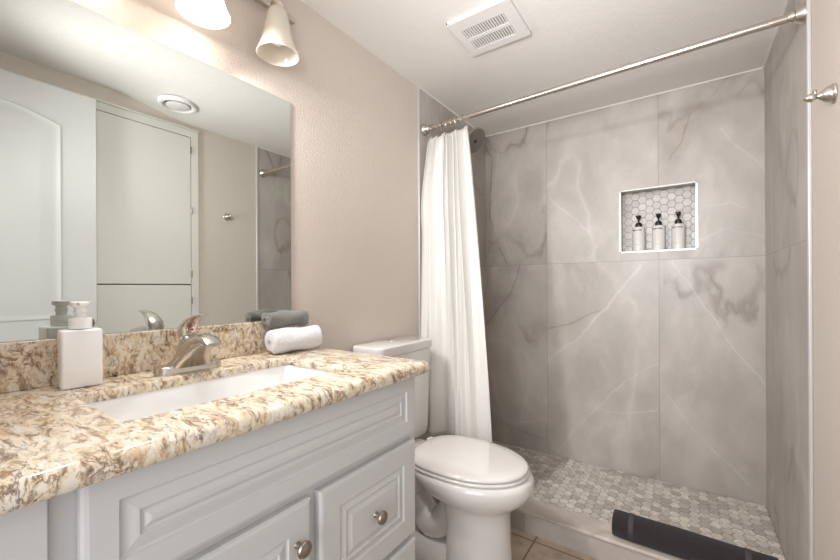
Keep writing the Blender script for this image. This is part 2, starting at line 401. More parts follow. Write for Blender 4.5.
struct(link('wall_right', boxes((RW, RW + 0.1, FY - 0.1, TE - 0.001, 0, CE + 0.08)), 'paint', smooth=False))
struct(link('wall_right_shower', boxes((RW - 0.004, RW + 0.1, TE + 0.004, BK + 0.1, 0, CE + 0.02)), 'tile_side', smooth=False))
struct(link('wall_front', boxes((-0.1, 0.56, FY - 0.1, FY, 0, CE + 0.02), (1.42, RW + 0.1, FY - 0.1, FY, 0, CE + 0.08), (0.56, 1.42, FY - 0.1, FY, 2.09, CE + 0.08)), 'paint', smooth=False))
NX0, NX1, NZ0, NZ1, ND = 0.850, 1.217, 1.290, 1.645, 0.09
wb = struct(link('wall_back', boxes((-0.1, NX0, BK, BK + 0.15, 0, CE + 0.02), (NX1, RW + 0.1, BK, BK + 0.15, 0, CE + 0.02),
    (NX0, NX1, BK, BK + 0.15, 0, NZ0), (NX0, NX1, BK, BK + 0.15, NZ1, CE + 0.02)), 'tile_back', smooth=False))
# tile edge trims
struct(link('trim_1', boxes((0.0, 0.011, TE - 0.006, TE + 0.003, 0.0, CE - 0.001)), 'trimmetal', bevel=0.002))
struct(link('trim_2', boxes((RW - 0.010, RW, TE - 0.010, TE + 0.005, 0.0, CE - 0.001)), 'trimmetal', bevel=0.003))
f = 0.009
struct(link('trim_3', boxes((NX0 - 0.002, NX0 + f, BK - 0.004, BK + 0.012, NZ0, NZ1), (NX1 - f, NX1 + 0.002, BK - 0.004, BK + 0.012, NZ0, NZ1),
    (NX0 - 0.002, NX1 + 0.002, BK - 0.004, BK + 0.012, NZ1 - 0.004, NZ1 + 0.002), (NX0 - 0.002, NX1 + 0.002, BK - 0.004, BK + 0.012, NZ0 - 0.002, NZ0 + 0.005)), 'trimmetal', smooth=False))
struct(link('trim_4', boxes((0.006, RW - 0.006, BK - 0.004, BK, CE - 0.005, CE + 0.01), (0.006, 0.012, TE, BK, CE - 0.005, CE + 0.01), (RW - 0.010, RW - 0.004, TE, BK, CE - 0.005, CE + 0.01)), 'ceil', smooth=False))

def hexes(u0, u1, v0, v1, side, gap, th, mapf):
    bm = bmesh.new(); h = math.sqrt(3) * side; s = side - gap / 2; i = 0; u = u0
    while u < u1 + side:
        v = v0 + (h / 2 if i % 2 else 0)
        while v < v1 + h / 2:
            pts = []
            for k in range(6):
                a = PI / 3 * k; pu, pv = u + s * math.cos(a), v + s * math.sin(a)
                pts.append((min(max(pu, u0), u1), min(max(pv, v0), v1)))
            A = sum(pts[k][0] * pts[(k + 1) % 6][1] - pts[(k + 1) % 6][0] * pts[k][1] for k in range(6))
            if A > side * side * 0.25:
                top = [bm.verts.new(mapf(a, b, th)) for a, b in pts]; bot = [bm.verts.new(mapf(a, b, 0)) for a, b in pts]
                bm.faces.new(top)
                for k in range(6): bm.faces.new((top[k], bot[k], bot[(k + 1) % 6], top[(k + 1) % 6]))
            v += h
        u += 1.5 * side; i += 1
    return bm
# niche back
struct(link('niche_grout_bed', boxes((NX0, NX1, BK + ND, BK + ND + 0.01, NZ0, NZ1)), 'niche_grout', wb, smooth=False))
struct(link('niche_mosaic', hexes(NX0 + 0.001, NX1 - 0.001, NZ0 + 0.001, NZ1 - 0.001, 0.0238, 0.0034, 0.002, lambda a, b, t: (a, BK + ND - t, b)), 'hex_niche', wb, smooth=False))
# shower pan
sf = struct(link('shower_floor', boxes((0.0, RW, TE + 0.1, BK, -0.05, 0.023)), 'grout', smooth=False))
struct(link('shower_floor_mosaic', hexes(0.008, RW - 0.006, TE + 0.114, BK - 0.002, 0.0255, 0.0040, 0.002, lambda a, b, t: (a, b, 0.023 + t)), 'hex_floor', sf, smooth=False))
cb = struct(link('shower_curb', boxes((0.0, RW, TE + 0.002, TE + 0.112, 0.0, 0.086)), 'curb_face', smooth=False))
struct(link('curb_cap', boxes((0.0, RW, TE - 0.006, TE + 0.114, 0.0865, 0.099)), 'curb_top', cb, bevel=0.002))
struct(link('baseboard_left', boxes((0.0, 0.012, 0.94, TE - 0.008, 0.0, 0.09)), 'door', bevel=0.003))

# ------------------------------------------------------------------ seen in the mirror: room door and linen closet on the right wall
door_w, dx = 0.71, 1.385
d = struct(link('door_1', panel((dx + 0.035, -0.02, 0.012), (0, 1, 0), (0, 0, 1), (-1, 0, 0), door_w, 2.078,
    [(0, 0), (0, 0.035), (0.105, 0.035)]), 'door', sharp=25))
dpr = [(0, 0.0), (0, 0.003), (0.006, 0.0055), (0.016, 0.003), (0.026, 0.0025), (0.036, 0.003), (0.075, 0.006), (0.085, 0.006)]
up = panel((dx, 0.115, 0.95), (0, 1, 0), (0, 0, 1), (-1, 0, 0), 0.440, 1.012, dpr, arch=[0.055, 0.055, 0.055, 0.054, 0.052, 0.05, 0.046, 0.045])
struct(link('door_upper_panel', up, 'door', d, sharp=20))
struct(link('door_lower_panel', panel((dx, 0.115, 0.17), (0, 1, 0), (0, 0, 1), (-1, 0, 0), 0.440, 0.66, dpr), 'door', d, sharp=20))
kb = lathe([(0.026, 0), (0.027, 0.004), (0.012, 0.008), (0.010, 0.03), (0.022, 0.038), (0.027, 0.05), (0.022, 0.062), (0.008, 0.066)], 24, (-1, 0, 0), (dx - 0.0005, 0.642, 0.925))
struct(link('door_handle', kb, 'darknickel', d))

cl = thing('linen_closet', (RW, 0.8, 0), 'cream-painted linen closet with two flush doors, reflected in the mirror beside the white panel door', 'closet')
def C(o): o.location = o.location - Vector(cl.location); return o
C(link('door_frame', boxes((RW - 0.016, RW, 1.200, 1.246, 0, 2.118), (RW - 0.016, RW, 0.33, 0.376, 0, 2.118), (RW - 0.016, RW, 0.376, 1.200, 2.072, 2.118)), 'closet', cl, bevel=0.002))
C(link('header_moulding', boxes((RW - 0.022, RW, 0.326, 1.250, 2.118, 2.128)), 'closet', cl, bevel=0.002))
C(link('backing', boxes((RW - 0.004, RW, 0.376, 1.200, 0.0, 2.072)), 'grout', cl, smooth=False))
du = C(link('upper_door', boxes((RW - 0.018, RW - 0.0045, 0.380, 1.196, 1.126, 2.068)), 'closet', cl, bevel=0.002))
dl = C(link('lower_door', boxes((RW - 0.018, RW - 0.0045, 0.380, 1.196, 0.03, 1.119)), 'closet', cl, bevel=0.002))
for dd, zs in ((du, (1.99, 1.60, 1.19)), (dl, (1.02, 0.20))):
    for z in zs:
        hg = link('hinge', lathe([(0.005, -0.022), (0.005, 0.022)], 10, (0, 0, 1), (RW - 0.020, 1.198, z)), 'darknickel', dd)
        hg.matrix_parent_inverse = Matrix.Identity(4)

# ------------------------------------------------------------------ vanity
VY1 = 0.905; VX = 0.505
va = thing('vanity_cabinet', (0.25, 0.45, 0), 'white painted bathroom vanity cabinet with raised panel fronts under the granite countertop', 'cabinet')
def V(o):
    o.location = o.location - Vector(va.location); return o
V(link('carcass', boxes((0.004, 0.02, 0.129, VY1, 0.10, 0.8485), (0.487, VX, 0.129, VY1, 0.10, 0.8485), (0.02, 0.487, 0.129, 0.147, 0.10, 0.8485), (0.02, 0.487, 0.887, VY1, 0.10, 0.8485), (0.02, 0.487, 0.147, 0.887, 0.10, 0.118)), 'cab', va, bevel=0.0015))
V(link('toe_kick', boxes((0.004, VX - 0.07, -0.11, VY1 - 0.02, 0.0, 0.0995)), 'cab', va, smooth=False))
V(link('side_filler', boxes((0.004, VX + 0.012, -0.11, 0.1275, 0.10, 0.8485)), 'cab', va, bevel=0.0015))
def front(name, y0, y1, z0, z1, ins):
    a, b, c = ins
    pr = [(0, 0), (0, 0.014), (0.003, 0.0185), (0.008, 0.020), (a, 0.020), (a + 0.002, 0.0160), (a + 0.005, 0.0152), (b - 0.004, 0.0185), (b, 0.0190), (b + 0.002, 0.0160), (b + 0.006, 0.0155), (c, 0.0185), (c + 0.003, 0.0195)]
    return V(link(name, panel((VX + 0.0003, y0, z0), (0, 1, 0), (0, 0, 1), (1, 0, 0), y1 - y0, z1 - z0, pr, k=2), 'cab', va, smooth=False))
front('false_drawer_front', 0.157, 0.898, 0.681, 0.847, (0.040, 0.0645, 0.076))
dr1 = front('drawer', 0.549, 0.898, 0.396, 0.662, (0.055, 0.076, 0.092))
dr2 = front('drawer', 0.549, 0.898, 0.115, 0.379, (0.055, 0.076, 0.092))
dor = front('door', 0.157, 0.525, 0.115, 0.662, (0.055, 0.076, 0.092))
def knob(y, z, par):
    bm = lathe([(0.0075, 0), (0.0055, 0.004), (0.005, 0.014), (0.010, 0.018), (0.0155, 0.021), (0.0165, 0.025), (0.0145, 0.0285), (0.0125, 0.028), (0.0095, 0.0295), (0.004, 0.031)], 28, (1, 0, 0), (VX + 0.0195, y, z))
    o = link('knob', bm, 'darknickel', par); return o
knob(0.724, 0.529, dr1); knob(0.724, 0.247, dr2); knob(0.489, 0.583, dor)

# countertop with sink cut-out and bullnose edge
CZ, CT = 0.885, 0.036; CX, CY0, CY1 = 0.562, -0.115, 0.930
HX0, HX1, HY0, HY1 = 0.170, 0.430, 0.235, 0.734
def ring_out(ins, z): return rrect(0.002 + min(ins, 0.001), CX - ins, CY0, CY1 - ins, 0.012 if ins < 0.01 else 0.005, z)
IT = 0.021
rings = [rrect(HX0 - 0.052, HX1 + 0.052, HY0 - 0.052, HY1 + 0.052, 0.03, CZ - CT), rrect(HX0 - 0.050, HX1 + 0.050, HY0 - 0.050, HY1 + 0.050, 0.03, CZ - IT), rrect(HX0, HX1, HY0, HY1, 0.018, CZ - IT), rrect(HX0, HX1, HY0, HY1, 0.018, CZ - 0.003), rrect(HX0 - 0.003, HX1 + 0.003, HY0 - 0.003, HY1 + 0.003, 0.025, CZ)]
for i in range(11):
    a = PI * i / 10; rings.append(ring_out(0.018 * (1 - math.sin(a)), CZ - CT / 2 + CT / 2 * math.cos(a)))
ct = tag(link('countertop', loft(rings, closed=True), 'granite', sharp=40), 'beige and brown granite countertop with a rounded edge on the white vanity', 'countertop')
bs = tag(link('backsplash', boxes((0.002, 0.025, CY0, 0.927, CZ + 0.0005, 0.987)), 'granite', bevel=0.002), 'low granite backsplash strip standing behind the faucet below the mirror', 'backsplash')
# undermount sink
sr = []
for ins, z, r in ((-0.018, CZ - IT - 0.001, 0.04), (-0.018, CZ - IT - 0.013, 0.04), (-0.012, CZ - IT - 0.016, 0.045), (0.0, CZ - 0.15, 0.06), (0.03, CZ - 0.168, 0.06), (0.09, CZ - 0.172, 0.03)):
    sr.append(rrect(HX0 + ins - 0.012, HX1 - ins + 0.012, HY0 + ins - 0.012, HY1 - ins + 0.012, r, z, 8))
inn = []
for ins, z, r in ((0.085, CZ - 0.162, 0.03), (0.035, CZ - 0.158, 0.06), (0.014, CZ - 0.142, 0.055), (0.006, CZ - 0.10, 0.045), (0.001, CZ - IT - 0.006, 0.03), (-0.001, CZ - IT - 0.001, 0.028)):
    inn.append(rrect(HX0 + ins - 0.003, HX1 - ins + 0.003, HY0 + ins - 0.003, HY1 - ins + 0.003, r, z, 8))
sk = tag(link('sink', loft(sr + inn, closed=True), 'sink', sharp=60), 'white undermount rectangular sink basin set into the granite', 'sink')
dn = link('drain', lathe([(0.022, 0), (0.024, 0.003), (0.018, 0.005), (0.002, 0.006)], 24, (0, 0, 1), (0.28, 0.457, CZ - 0.1615)), 'nickel', sk)

# mirror
tag(link('mirror', boxes((0.001, 0.006, -0.10, 0.866, 0.9875, 1.760)), 'mirror', smooth=False), 'large frameless wall mirror above the granite backsplash', 'mirror')

# ------------------------------------------------------------------ faucet
FX, FYc = 0.112, 0.474
fa = thing('faucet', (FX, FYc, CZ), 'brushed nickel single-lever faucet behind the white sink', 'faucet')
bp = []
for z, ins in ((0.0005, 0), (0.017, 0), (0.0195, 0.0015), (0.0205, 0.004)):
    bp.append(rrect(-0.026 + ins, 0.026 - ins, -0.079 + ins, 0.079 - ins, 0.026, z, 8))
link('base_plate', loft(bp), 'nickel', fa)
# body: concave flare rising from base
body = []
for z, hy, xb, xf in ((0.016, 0.062, -0.023, 0.024), (0.022, 0.050, -0.023, 0.026), (0.032, 0.037, -0.022, 0.028), (0.045, 0.028, -0.022, 0.029), (0.060, 0.0235, -0.022, 0.028), (0.078, 0.0215, -0.021, 0.024), (0.090, 0.019, -0.019, 0.018), (0.094, 0.014, -0.014, 0.012)):
    body.append(rrect(xb, xf, -hy, hy, 0.018, z, 7))
link('body', loft(body), 'nickel', fa, sharp=60)
def sweep(stations, seg=24, p=2.6):
    """stations: (x, z, half width y, half thickness, tilt) superellipse sections"""
    rings = []
    for x, z, wy, tk, tl in stations:
        r = []
        for i in range(seg):
            a = 2 * PI * i / seg; ca, sa = math.cos(a), math.sin(a)
            yy = wy * math.copysign(abs(ca) ** (2 / p), ca); tt = tk * math.copysign(abs(sa) ** (2 / p), sa)
            r.append(Vector((x - tt * math.sin(tl), yy, z + tt * math.cos(tl))))
        rings.append(r)
    return loft(rings)
sp = sweep([(0.006, 0.040, 0.030, 0.032, 1.15), (0.018, 0.052, 0.027, 0.030, 1.0), (0.035, 0.068, 0.0235, 0.024, 0.8), (0.055, 0.081, 0.021, 0.0175, 0.5), (0.078, 0.088, 0.0205, 0.0125, 0.1), (0.100, 0.087, 0.021, 0.0095, -0.25), (0.116, 0.081, 0.021, 0.008, -0.5), (0.124, 0.076, 0.0195, 0.006, -0.65)])
link('spout', sp, 'nickel', fa, sharp=60)
ap = link('skirt', sweep([(0.019, 0.017, 0.049, 0.013, 1.45), (0.026, 0.030, 0.042, 0.014, 1.2), (0.040, 0.046, 0.034, 0.014, 0.95), (0.060, 0.062, 0.0275, 0.013, 0.75), (0.085, 0.074, 0.0225, 0.010, 0.4), (0.105, 0.079, 0.020, 0.006, 0.0)]), 'nickel', fa, sharp=60)
lv = link('lever', sweep([(-0.008, 0.088, 0.020, 0.022, 1.35), (-0.010, 0.098, 0.0215, 0.020, 1.25), (-0.005, 0.112, 0.021, 0.0165, 1.05), (0.010, 0.126, 0.0185, 0.011, 0.8), (0.032, 0.1375, 0.0155, 0.0065, 0.45), (0.056, 0.1435, 0.013, 0.0042, 0.2), (0.078, 0.1455, 0.0115, 0.0032, 0.02), (0.086, 0.1450, 0.008, 0.0022, -0.1)]), 'nickel', fa, sharp=60)
link('red_indicator', lathe([(0.0035, 0), (0.003, 0.002), (0.001, 0.003)], 14, (0.8, 0, 0.6), (0.018, 0.0, 0.107)), 'red', lv)

# ------------------------------------------------------------------ soap dispenser
so = thing('soap_dispenser', (0.077, 0.267, CZ), 'white square foaming soap dispenser standing on the granite left of the faucet', 'soap dispenser')
so.rotation_euler.z = math.radians(-6)
link('bottle', rbox(-0.026, 0.026, -0.0345, 0.0345, 0.0005, 0.124, 0.006, 0.004), 'white_plastic', so)
link('collar', lathe([(0.0195, 0.1255), (0.020, 0.127), (0.020, 0.147), (0.0185, 0.149), (0.009, 0.1492)], 32), 'white_plastic', so)
ph = lathe([(0.0105, 0.1493), (0.0105, 0.158), (0.0120, 0.159), (0.0120, 0.166), (0.0105, 0.167), (0.0115, 0.172), (0.0150, 0.1735), (0.0170, 0.1750), (0.0175, 0.182), (0.0160, 0.184), (0.003, 0.1844)], 28)
link('pump', ph, 'white_plastic', so)
link('nozzle', rbox(0.012, 0.031, -0.0065, 0.0065, 0.1755, 0.1830, 0.003, 0.0015), 'white_plastic', so)

# ------------------------------------------------------------------ rolled towels
def spiral_r(R, th, turns, inner, t): return (inner + (1 - inner) * t) * (R - th * 0.5)
def roll(L, R, turns, th, flat=0.0, n=96, puff=0.004, seed=1, inner=0.12):
    """spiral roll along +x, lying on z=0; folded-cloth thickness th"""
    rnd = random.Random(seed); ph = [rnd.uniform(0, 6.28) for _ in range(6)]
    pts = []
    for i in range(n + 1):
        t = i / n; a = t * turns * 2 * PI; r = (inner + (1 - inner) * t) * (R - th * 0.5)
        pts.append((a, r))
    NXs = 26; bm = bmesh.new(); grid = []
    a_end = pts[-1][0]; a_off = -PI / 2 - 0.5 - a_end          # outer end tucks down at the front
    for k in range(NXs + 1):
        x = L * k / NXs; e = min(x, L - x) / L; rows_o, rows_i = [], []
        rim = 1 - 0.10 * math.exp(-e * 45)
        for a, r in pts:
            s = 1 + puff / R * (math.sin(3 * a + ph[0] + 9 * x / L) + math.sin(5 * x / L * 2 + ph[1] + a)) * 0.5
            xx = x + (1 if k in (0, NXs) else 0) * puff * 0.9 * math.sin(a * 1.3 + ph[2])
            for rows, dr in ((rows_o, th * 0.46), (rows_i, -th * 0.46)):
                rr = r * s + dr * rim; aa = a + a_off
                zz = rr * math.sin(aa); zz = max(zz, -(R) * (1 - flat)); rows.append(Vector((xx, rr * math.cos(aa), zz + R * (1 - flat))))
        grid.append(rows_o + rows_i[::-1])
    return loft(grid, True, True, bm=bm)
def towel(name, m, L, R, turns, th, loc, rz, ry, label, **kw):
    o = link(name, roll(L, R, turns, th, **kw), m, sharp=80); tag(o, label, 'towel')
    s = o.modifiers.new('sub', 'SUBSURF'); s.levels = s.render_levels = 1
    o.rotation_euler = (0, ry, rz); o.location = loc; return o
towel('rolled_towel', 'towel_w', 0.178, 0.0440, 2.6, 0.0125, (0.0770, 0.728, CZ + 0.001), math.radians(84), 0, 'rolled white terry towel lying on the granite at the backsplash end', flat=0.08, seed=3, puff=0.003)
towel('rolled_towel', 'towel_g', 0.152, 0.0310, 1.9, 0.0115, (0.055, 0.730, CZ + 0.0800), math.radians(90), math.radians(0), 'small rolled grey washcloth resting on top of the white towel', flat=0.08, seed=8, puff=0.0055)

# ------------------------------------------------------------------ vanity light
LX, LY, LZ = 0.086, 0.528, 2.040
vl = thing('vanity_light', (0.0, LY, LZ), 'nickel bar wall light with bell glass shades above the mirror', 'wall light')
link('backplate', rbox(0.0005, 0.016, -0.06, 0.06, -0.035, 0.035, 0.004, 0.003), 'nickel', vl)
link('bar', rbox(0.016, 0.034, -0.339, 0.339, -0.009, 0.009, 0.002, 0.0015), 'nickel', vl)
for i, (yy, on) in enumerate(((-0.236, True), (0.0, True), (0.232, False))):
    ar = smooth_path([(0.030, yy - 0.045, 0.004), (0.050, yy - 0.035, 0.030), (0.075, yy - 0.012, 0.030), (LX, yy, 0.008), (LX, yy, -0.028)], 6)
    link('arm', tube(ar, 0.0045, 10), 'nickel', vl)
    link('socket', lathe([(0.018, -0.052), (0.022, -0.046), (0.022, -0.030), (0.012, -0.022), (0.006, -0.020)], 24, (0, 0, 1), (LX, yy, 0)), 'nickel', vl)
    prof = [(0.023, -0.045), (0.029, -0.052), (0.0335, -0.065), (0.0365, -0.085), (0.0415, -0.112), (0.0480, -0.142), (0.0570, -0.170), (0.0660, -0.192)]
    pin = [(r - 0.003, z - 0.0005) for r, z in prof][::-1]
    sh = link('lamp_shade', lathe(prof + pin, 36, (0, 0, 1), (LX, yy, 0), cap0=False, cap1=False), 'shade_on' if on else 'shade', vl)
    if on:                                           # light leaving the open end of the lit shade, out into the room
        l = bpy.data.lights.new('lamp_light', 'AREA'); l.shape = 'DISK'; l.size = 0.10; l.energy = LAMP_WATTS; l.spread = math.radians(150); l.color = (1.0, 0.975, 0.97)
        lo = bpy.data.objects.new('lamp_light', l); COL.objects.link(lo); lo.parent = vl; lo.location = (LX + 0.014, yy, -0.197)
        lo.rotation_euler = Vector((0.66, 0.55, -0.50)).to_track_quat('-Z', 'Y').to_euler()
    link('bulb', lathe([(0.012, -0.055), (0.014, -0.075), (0.022, -0.095), (0.028, -0.115), (0.029, -0.130), (0.024, -0.147), (0.012, -0.157), (0.002, -0.159)], 24, (0, 0, 1), (LX, yy, 0)), 'bulb_on' if on else 'bulb_off', vl)

# ------------------------------------------------------------------ toilet
TY = 1.345
to = thing('toilet', (0.3, TY, 0), 'white two-piece toilet with closed lid between the vanity and the shower curtain', 'toilet')
def egg(x0, x1, w, z, n=48, p=2.25, xm=None):
    xm = x0 + (x1 - x0) * 0.46 if xm is None else xm; r = []
    for i in range(n):
        a = 2 * PI * i / n; ca, sa = math.cos(a), math.sin(a); q = p if ca < 0 else 2.05
        X = xm + (x1 - xm if ca > 0 else xm - x0) * math.copysign(abs(ca) ** (2 / q), ca)
        r.append(Vector((X - 0.3, w * math.copysign(abs(sa) ** (2 / q), sa), z)))
    return r
bowl = [egg(0.385, 0.640, 0.112, 0.001, p=4), egg(0.385, 0.640, 0.112, 0.012, p=4), egg(0.392, 0.632, 0.106, 0.03, p=4), egg(0.395, 0.628, 0.102, 0.14, p=4), egg(0.39, 0.625, 0.102, 0.22, p=3.6), egg(0.375, 0.628, 0.106, 0.268, p=3),
        egg(0.34, 0.648, 0.122, 0.290, p=2.5), egg(0.30, 0.674, 0.145, 0.308, p=2.3), egg(0.265, 0.698, 0.168, 0.333, p=2.3), egg(0.24, 0.712, 0.182, 0.360, p=2.3), egg(0.225, 0.714, 0.186, 0.385, p=2.4), egg(0.220, 0.708, 0.184, 0.398, p=2.4), egg(0.228, 0.698, 0.176, 0.404, p=2.4)]
link('bowl', loft(bowl), 'porc', to, sharp=70)
tr = smooth_path([(0.10, 0, 0.24), (0.06, 0, 0.16), (-0.01, 0, 0.12), (-0.07, 0, 0.18), (-0.12, 0, 0.24), (-0.17, 0, 0.19), (-0.19, 0, 0.10), (-0.19, 0, 0.03)], 5)
bm = tube(tr, 0.058, 20)
link('trapway', bm, 'porc', to, sharp=70)
link('foot', loft([egg(0.06, 0.60, 0.105, 0.001, p=5), egg(0.06, 0.60, 0.105, 0.03, p=5), egg(0.07, 0.59, 0.092, 0.05, p=5), egg(0.09, 0.58, 0.06, 0.07, p=5)]), 'porc', to, sharp=70)
link('rear_shelf', rbox(0.015 - 0.3, 0.27 - 0.3, -0.115, 0.115, 0.25, 0.404, 0.05, 0.02), 'porc', to, sharp=70)
def lidring(ins, z): return egg(0.232 + ins, 0.697 - ins, 0.180 - ins, z, p=3.0)
link('seat', loft([lidring(0.010, 0.4045), lidring(0.002, 0.408), lidring(0.0, 0.413), lidring(0.002, 0.4175), lidring(0.008, 0.419)]), 'porc', to, sharp=70)
link('lid', loft([lidring(0.010, 0.4205), lidring(0.004, 0.423), lidring(0.0025, 0.428), lidring(0.006, 0.434), lidring(0.016, 0.4385), lidring(0.05, 0.4415), lidring(0.11, 0.443), lidring(0.16, 0.4435)]), 'porc', to, sharp=70)
for s in (-1, 1): link('hinge_cap', rbox(0.222 - 0.3, 0.248 - 0.3, s * 0.075 - 0.018, s * 0.075 + 0.018, 0.4045, 0.432, 0.008, 0.006), 'porc', to)
tk = []
for z, e in ((0.405, 0.022), (0.415, 0.012), (0.45, 0.008), (0.811, 0.0)):
    tk.append(rrect(0.018 - 0.3, 0.170 - e - 0.3, -0.190 + e, 0.190 - e, 0.028, z, 8))
link('tank', loft(tk), 'porc', to, sharp=50)
link('tank_lid', rbox(0.012 - 0.3, 0.178 - 0.3, -0.198, 0.198, 0.812, 0.855, 0.034, 0.008, 8), 'porc', to, sharp=50)
bt = link('flush_button', lathe([(0.022, 0.0), (0.022, 0.003), (0.019, 0.005), (0.017, 0.004), (0.002, 0.004)], 28, (0, 0, 1), (0.062 - 0.3, 0.020, 0.8552)), 'chrome', to)

# ------------------------------------------------------------------ shower rod, rings, curtain
RY, RZ0, RZ1 = 1.716, 1.945, 1.968
def rodz(x): return RZ0 + (RZ1 - RZ0) * x / RW
rd = thing('shower_rod', (0.0, RY, RZ0), 'brushed nickel shower curtain rod spanning the shower opening below the ceiling', 'curtain rod')
ax = Vector((RW, 0, RZ1 - RZ0)).normalized(); ctr = 0.70
link('rod', tube([Vector((0.02, 0, 0)), ax * ctr], 0.0115, 20), 'nickel', rd)
link('telescoping_rod', tube([ax * (ctr - 0.01), ax * 1.465], 0.0130, 20), 'nickel', rd)
fp = [(0.031, 0.0), (0.031, 0.004), (0.028, 0.010), (0.021, 0.020), (0.0185, 0.024), (0.0195, 0.028), (0.0165, 0.034), (0.0135, 0.042)]
link('flange', lathe(fp, 28, (1, 0, 0), (0.0068, 0, 0)), 'nickel', rd)
link('flange', lathe(fp, 28, (-1, 0, 0), (RW - 0.0048, 0, RZ1 - RZ0)), 'nickel', rd)
# curtain
ct_bot = 0.345
NF = 7; NU, NV = 252, 60
PLX = [0.050, 0.078, 0.110, 0.148, 0.186, 0.224, 0.268]        # pleat centres (ring positions) at the top
def ringx(k):
    best = min(range(1001), key=lambda q: abs((q / 1000 + 0.045 * math.sin(2 * PI * q / 1000 * 1.5 + 0.6)) * 7 - (k + 0.17)))
    return 0.034 + 0.249 * best / 1000
RG = [max(0.050, ringx(k)) for k in range(7)]
cu = bmesh.new(); gr = []
rr = random.Random(11)
amp = [0.026, 0.034, 0.024, 0.046, 0.030, 0.050, 0.030]
for j in range(NV + 1):
    h = j / NV; row = []
    spread = h ** 0.8
    for i in range(NU + 1):
        u0 = i / NU; u = u0; f = (u0 + 0.045 * math.sin(2 * PI * u0 * 1.5 + 0.6)) * NF; f = max(0.0, min(f, NF)); k = min(int(f), NF - 1); ff = f - k
        xt = 0.034 + (0.283 - 0.034) * u + 0.006 * math.sin(2 * PI * f * 2)
        xb = 0.010 + (0.418 - 0.010) * u
        x = xt + (xb - xt) * (h ** 0.85) - 0.022 * math.sin(PI * min(1, h * 3.2) ** 0.8) * (1 - u) ** 2
        a = amp[k] * (1 - 0.35 * h)
        ya = a * math.sin(2 * PI * f + 0.5) * (1 - 0.72 * sm(0.25, 1.0, h)) + 0.022 * math.sin(2 * PI * u * 2.3 + 0.7 + 0.6 * h) * spread + 0.008 * math.sin(2 * PI * u * 5.1 + 2 * h) * spread
        y = RY + 0.004 + ya
        top = rodz(x) - 0.068 + 0.044 * (0.5 + 0.5 * math.cos(2 * PI * (f - 0.17))) ** 1.5 - 0.010 * (1 - u) * 1.0
        z = top + (ct_bot + 0.01 * math.sin(5 * u) - top) * h
        row.append(cu.verts.new((x, y - 0.055 * h - 0.055 * (1 - u) ** 1.5 * sm(0.03, 0.3, h), z)))
    gr.append(row)
for j in range(NV):
    for i in range(NU): cu.faces.new((gr[j][i], gr[j][i + 1], gr[j + 1][i + 1], gr[j + 1][i]))
co = tag(link('shower_curtain', cu, 'curtain', sharp=180), 'white waffle fabric shower curtain gathered at the left end of the rod', 'curtain')
sd = co.modifiers.new('thick', 'SOLIDIFY'); sd.thickness = 0.0016
ring0 = None
for n_, x in enumerate(RG):
    z = rodz(x)
    if ring0 is None:
        bm = bmesh.new(); seg = 28; rings = []
        path = [Vector((0, 0.021 * math.sin(2 * PI * i / seg), -0.0085 + 0.0225 * math.cos(2 * PI * i / seg))) for i in range(seg)]
        for i, p in enumerate(path):
            dn_ = Vector((0, p.y, p.z + 0.0085)).normalized()
            rings.append([p + (dn_ * math.cos(2 * PI * k / 8) + Vector((1, 0, 0)) * math.sin(2 * PI * k / 8)) * 0.0016 for k in range(8)])
        loft(rings, closed=True, bm=bm)
        ring0 = link('curtain_ring', bm, 'nickel'); o = ring0
    else: o = ring0.copy(); COL.objects.link(o)
    o.location = (x, RY, z); o.rotation_euler.z = math.radians(rr.uniform(-12, 12))
    where = ['nearest the left wall flange', 'second from the left wall flange', 'third from the left wall flange', 'at the middle of the gathered curtain', 'third from the loose edge of the curtain', 'second from the loose edge of the curtain', 'at the loose curtain edge by the shower head'][n_]
    tag(o, 'nickel curtain ring on the rod, ' + where, 'curtain ring', 'rings holding the shower curtain')

# shower head
hd = thing('round_shower', (0.0065, 2.08, 2.02), 'dark round shower head on the left tiled wall behind the curtain top', 'shower head')
link('wall_flange', lathe([(0.028, 0), (0.026, 0.006), (0.012, 0.012)], 24, (1, 0, 0), (0, 0, 0.03)), 'nickel', hd)
link('arm', tube(smooth_path([(0, 0, 0.03), (0.05, 0, 0.035), (0.08, 0, 0.015), (0.098, 0, -0.022)], 6), 0.0095, 14), 'nickel', hd)
hax = Vector((0.76, -0.12, -0.64)).normalized(); hc = Vector((0.118, 0, -0.045))
dk = link('disc', lathe([(0.012, -0.035), (0.020, -0.024), (0.045, -0.014), (0.072, -0.008), (0.080, 0.0), (0.080, 0.008), (0.077, 0.010)], 40, hax, hc), 'nickel', hd)
fc = link('spray_face', lathe([(0.076, 0.0101), (0.074, 0.012), (0.002, 0.012)], 40, hax, hc), 'showerface', hd)
link('centre_nozzle', lathe([(0.012, 0.0121), (0.010, 0.015), (0.002, 0.015)], 20, hax, hc), 'black', hd)

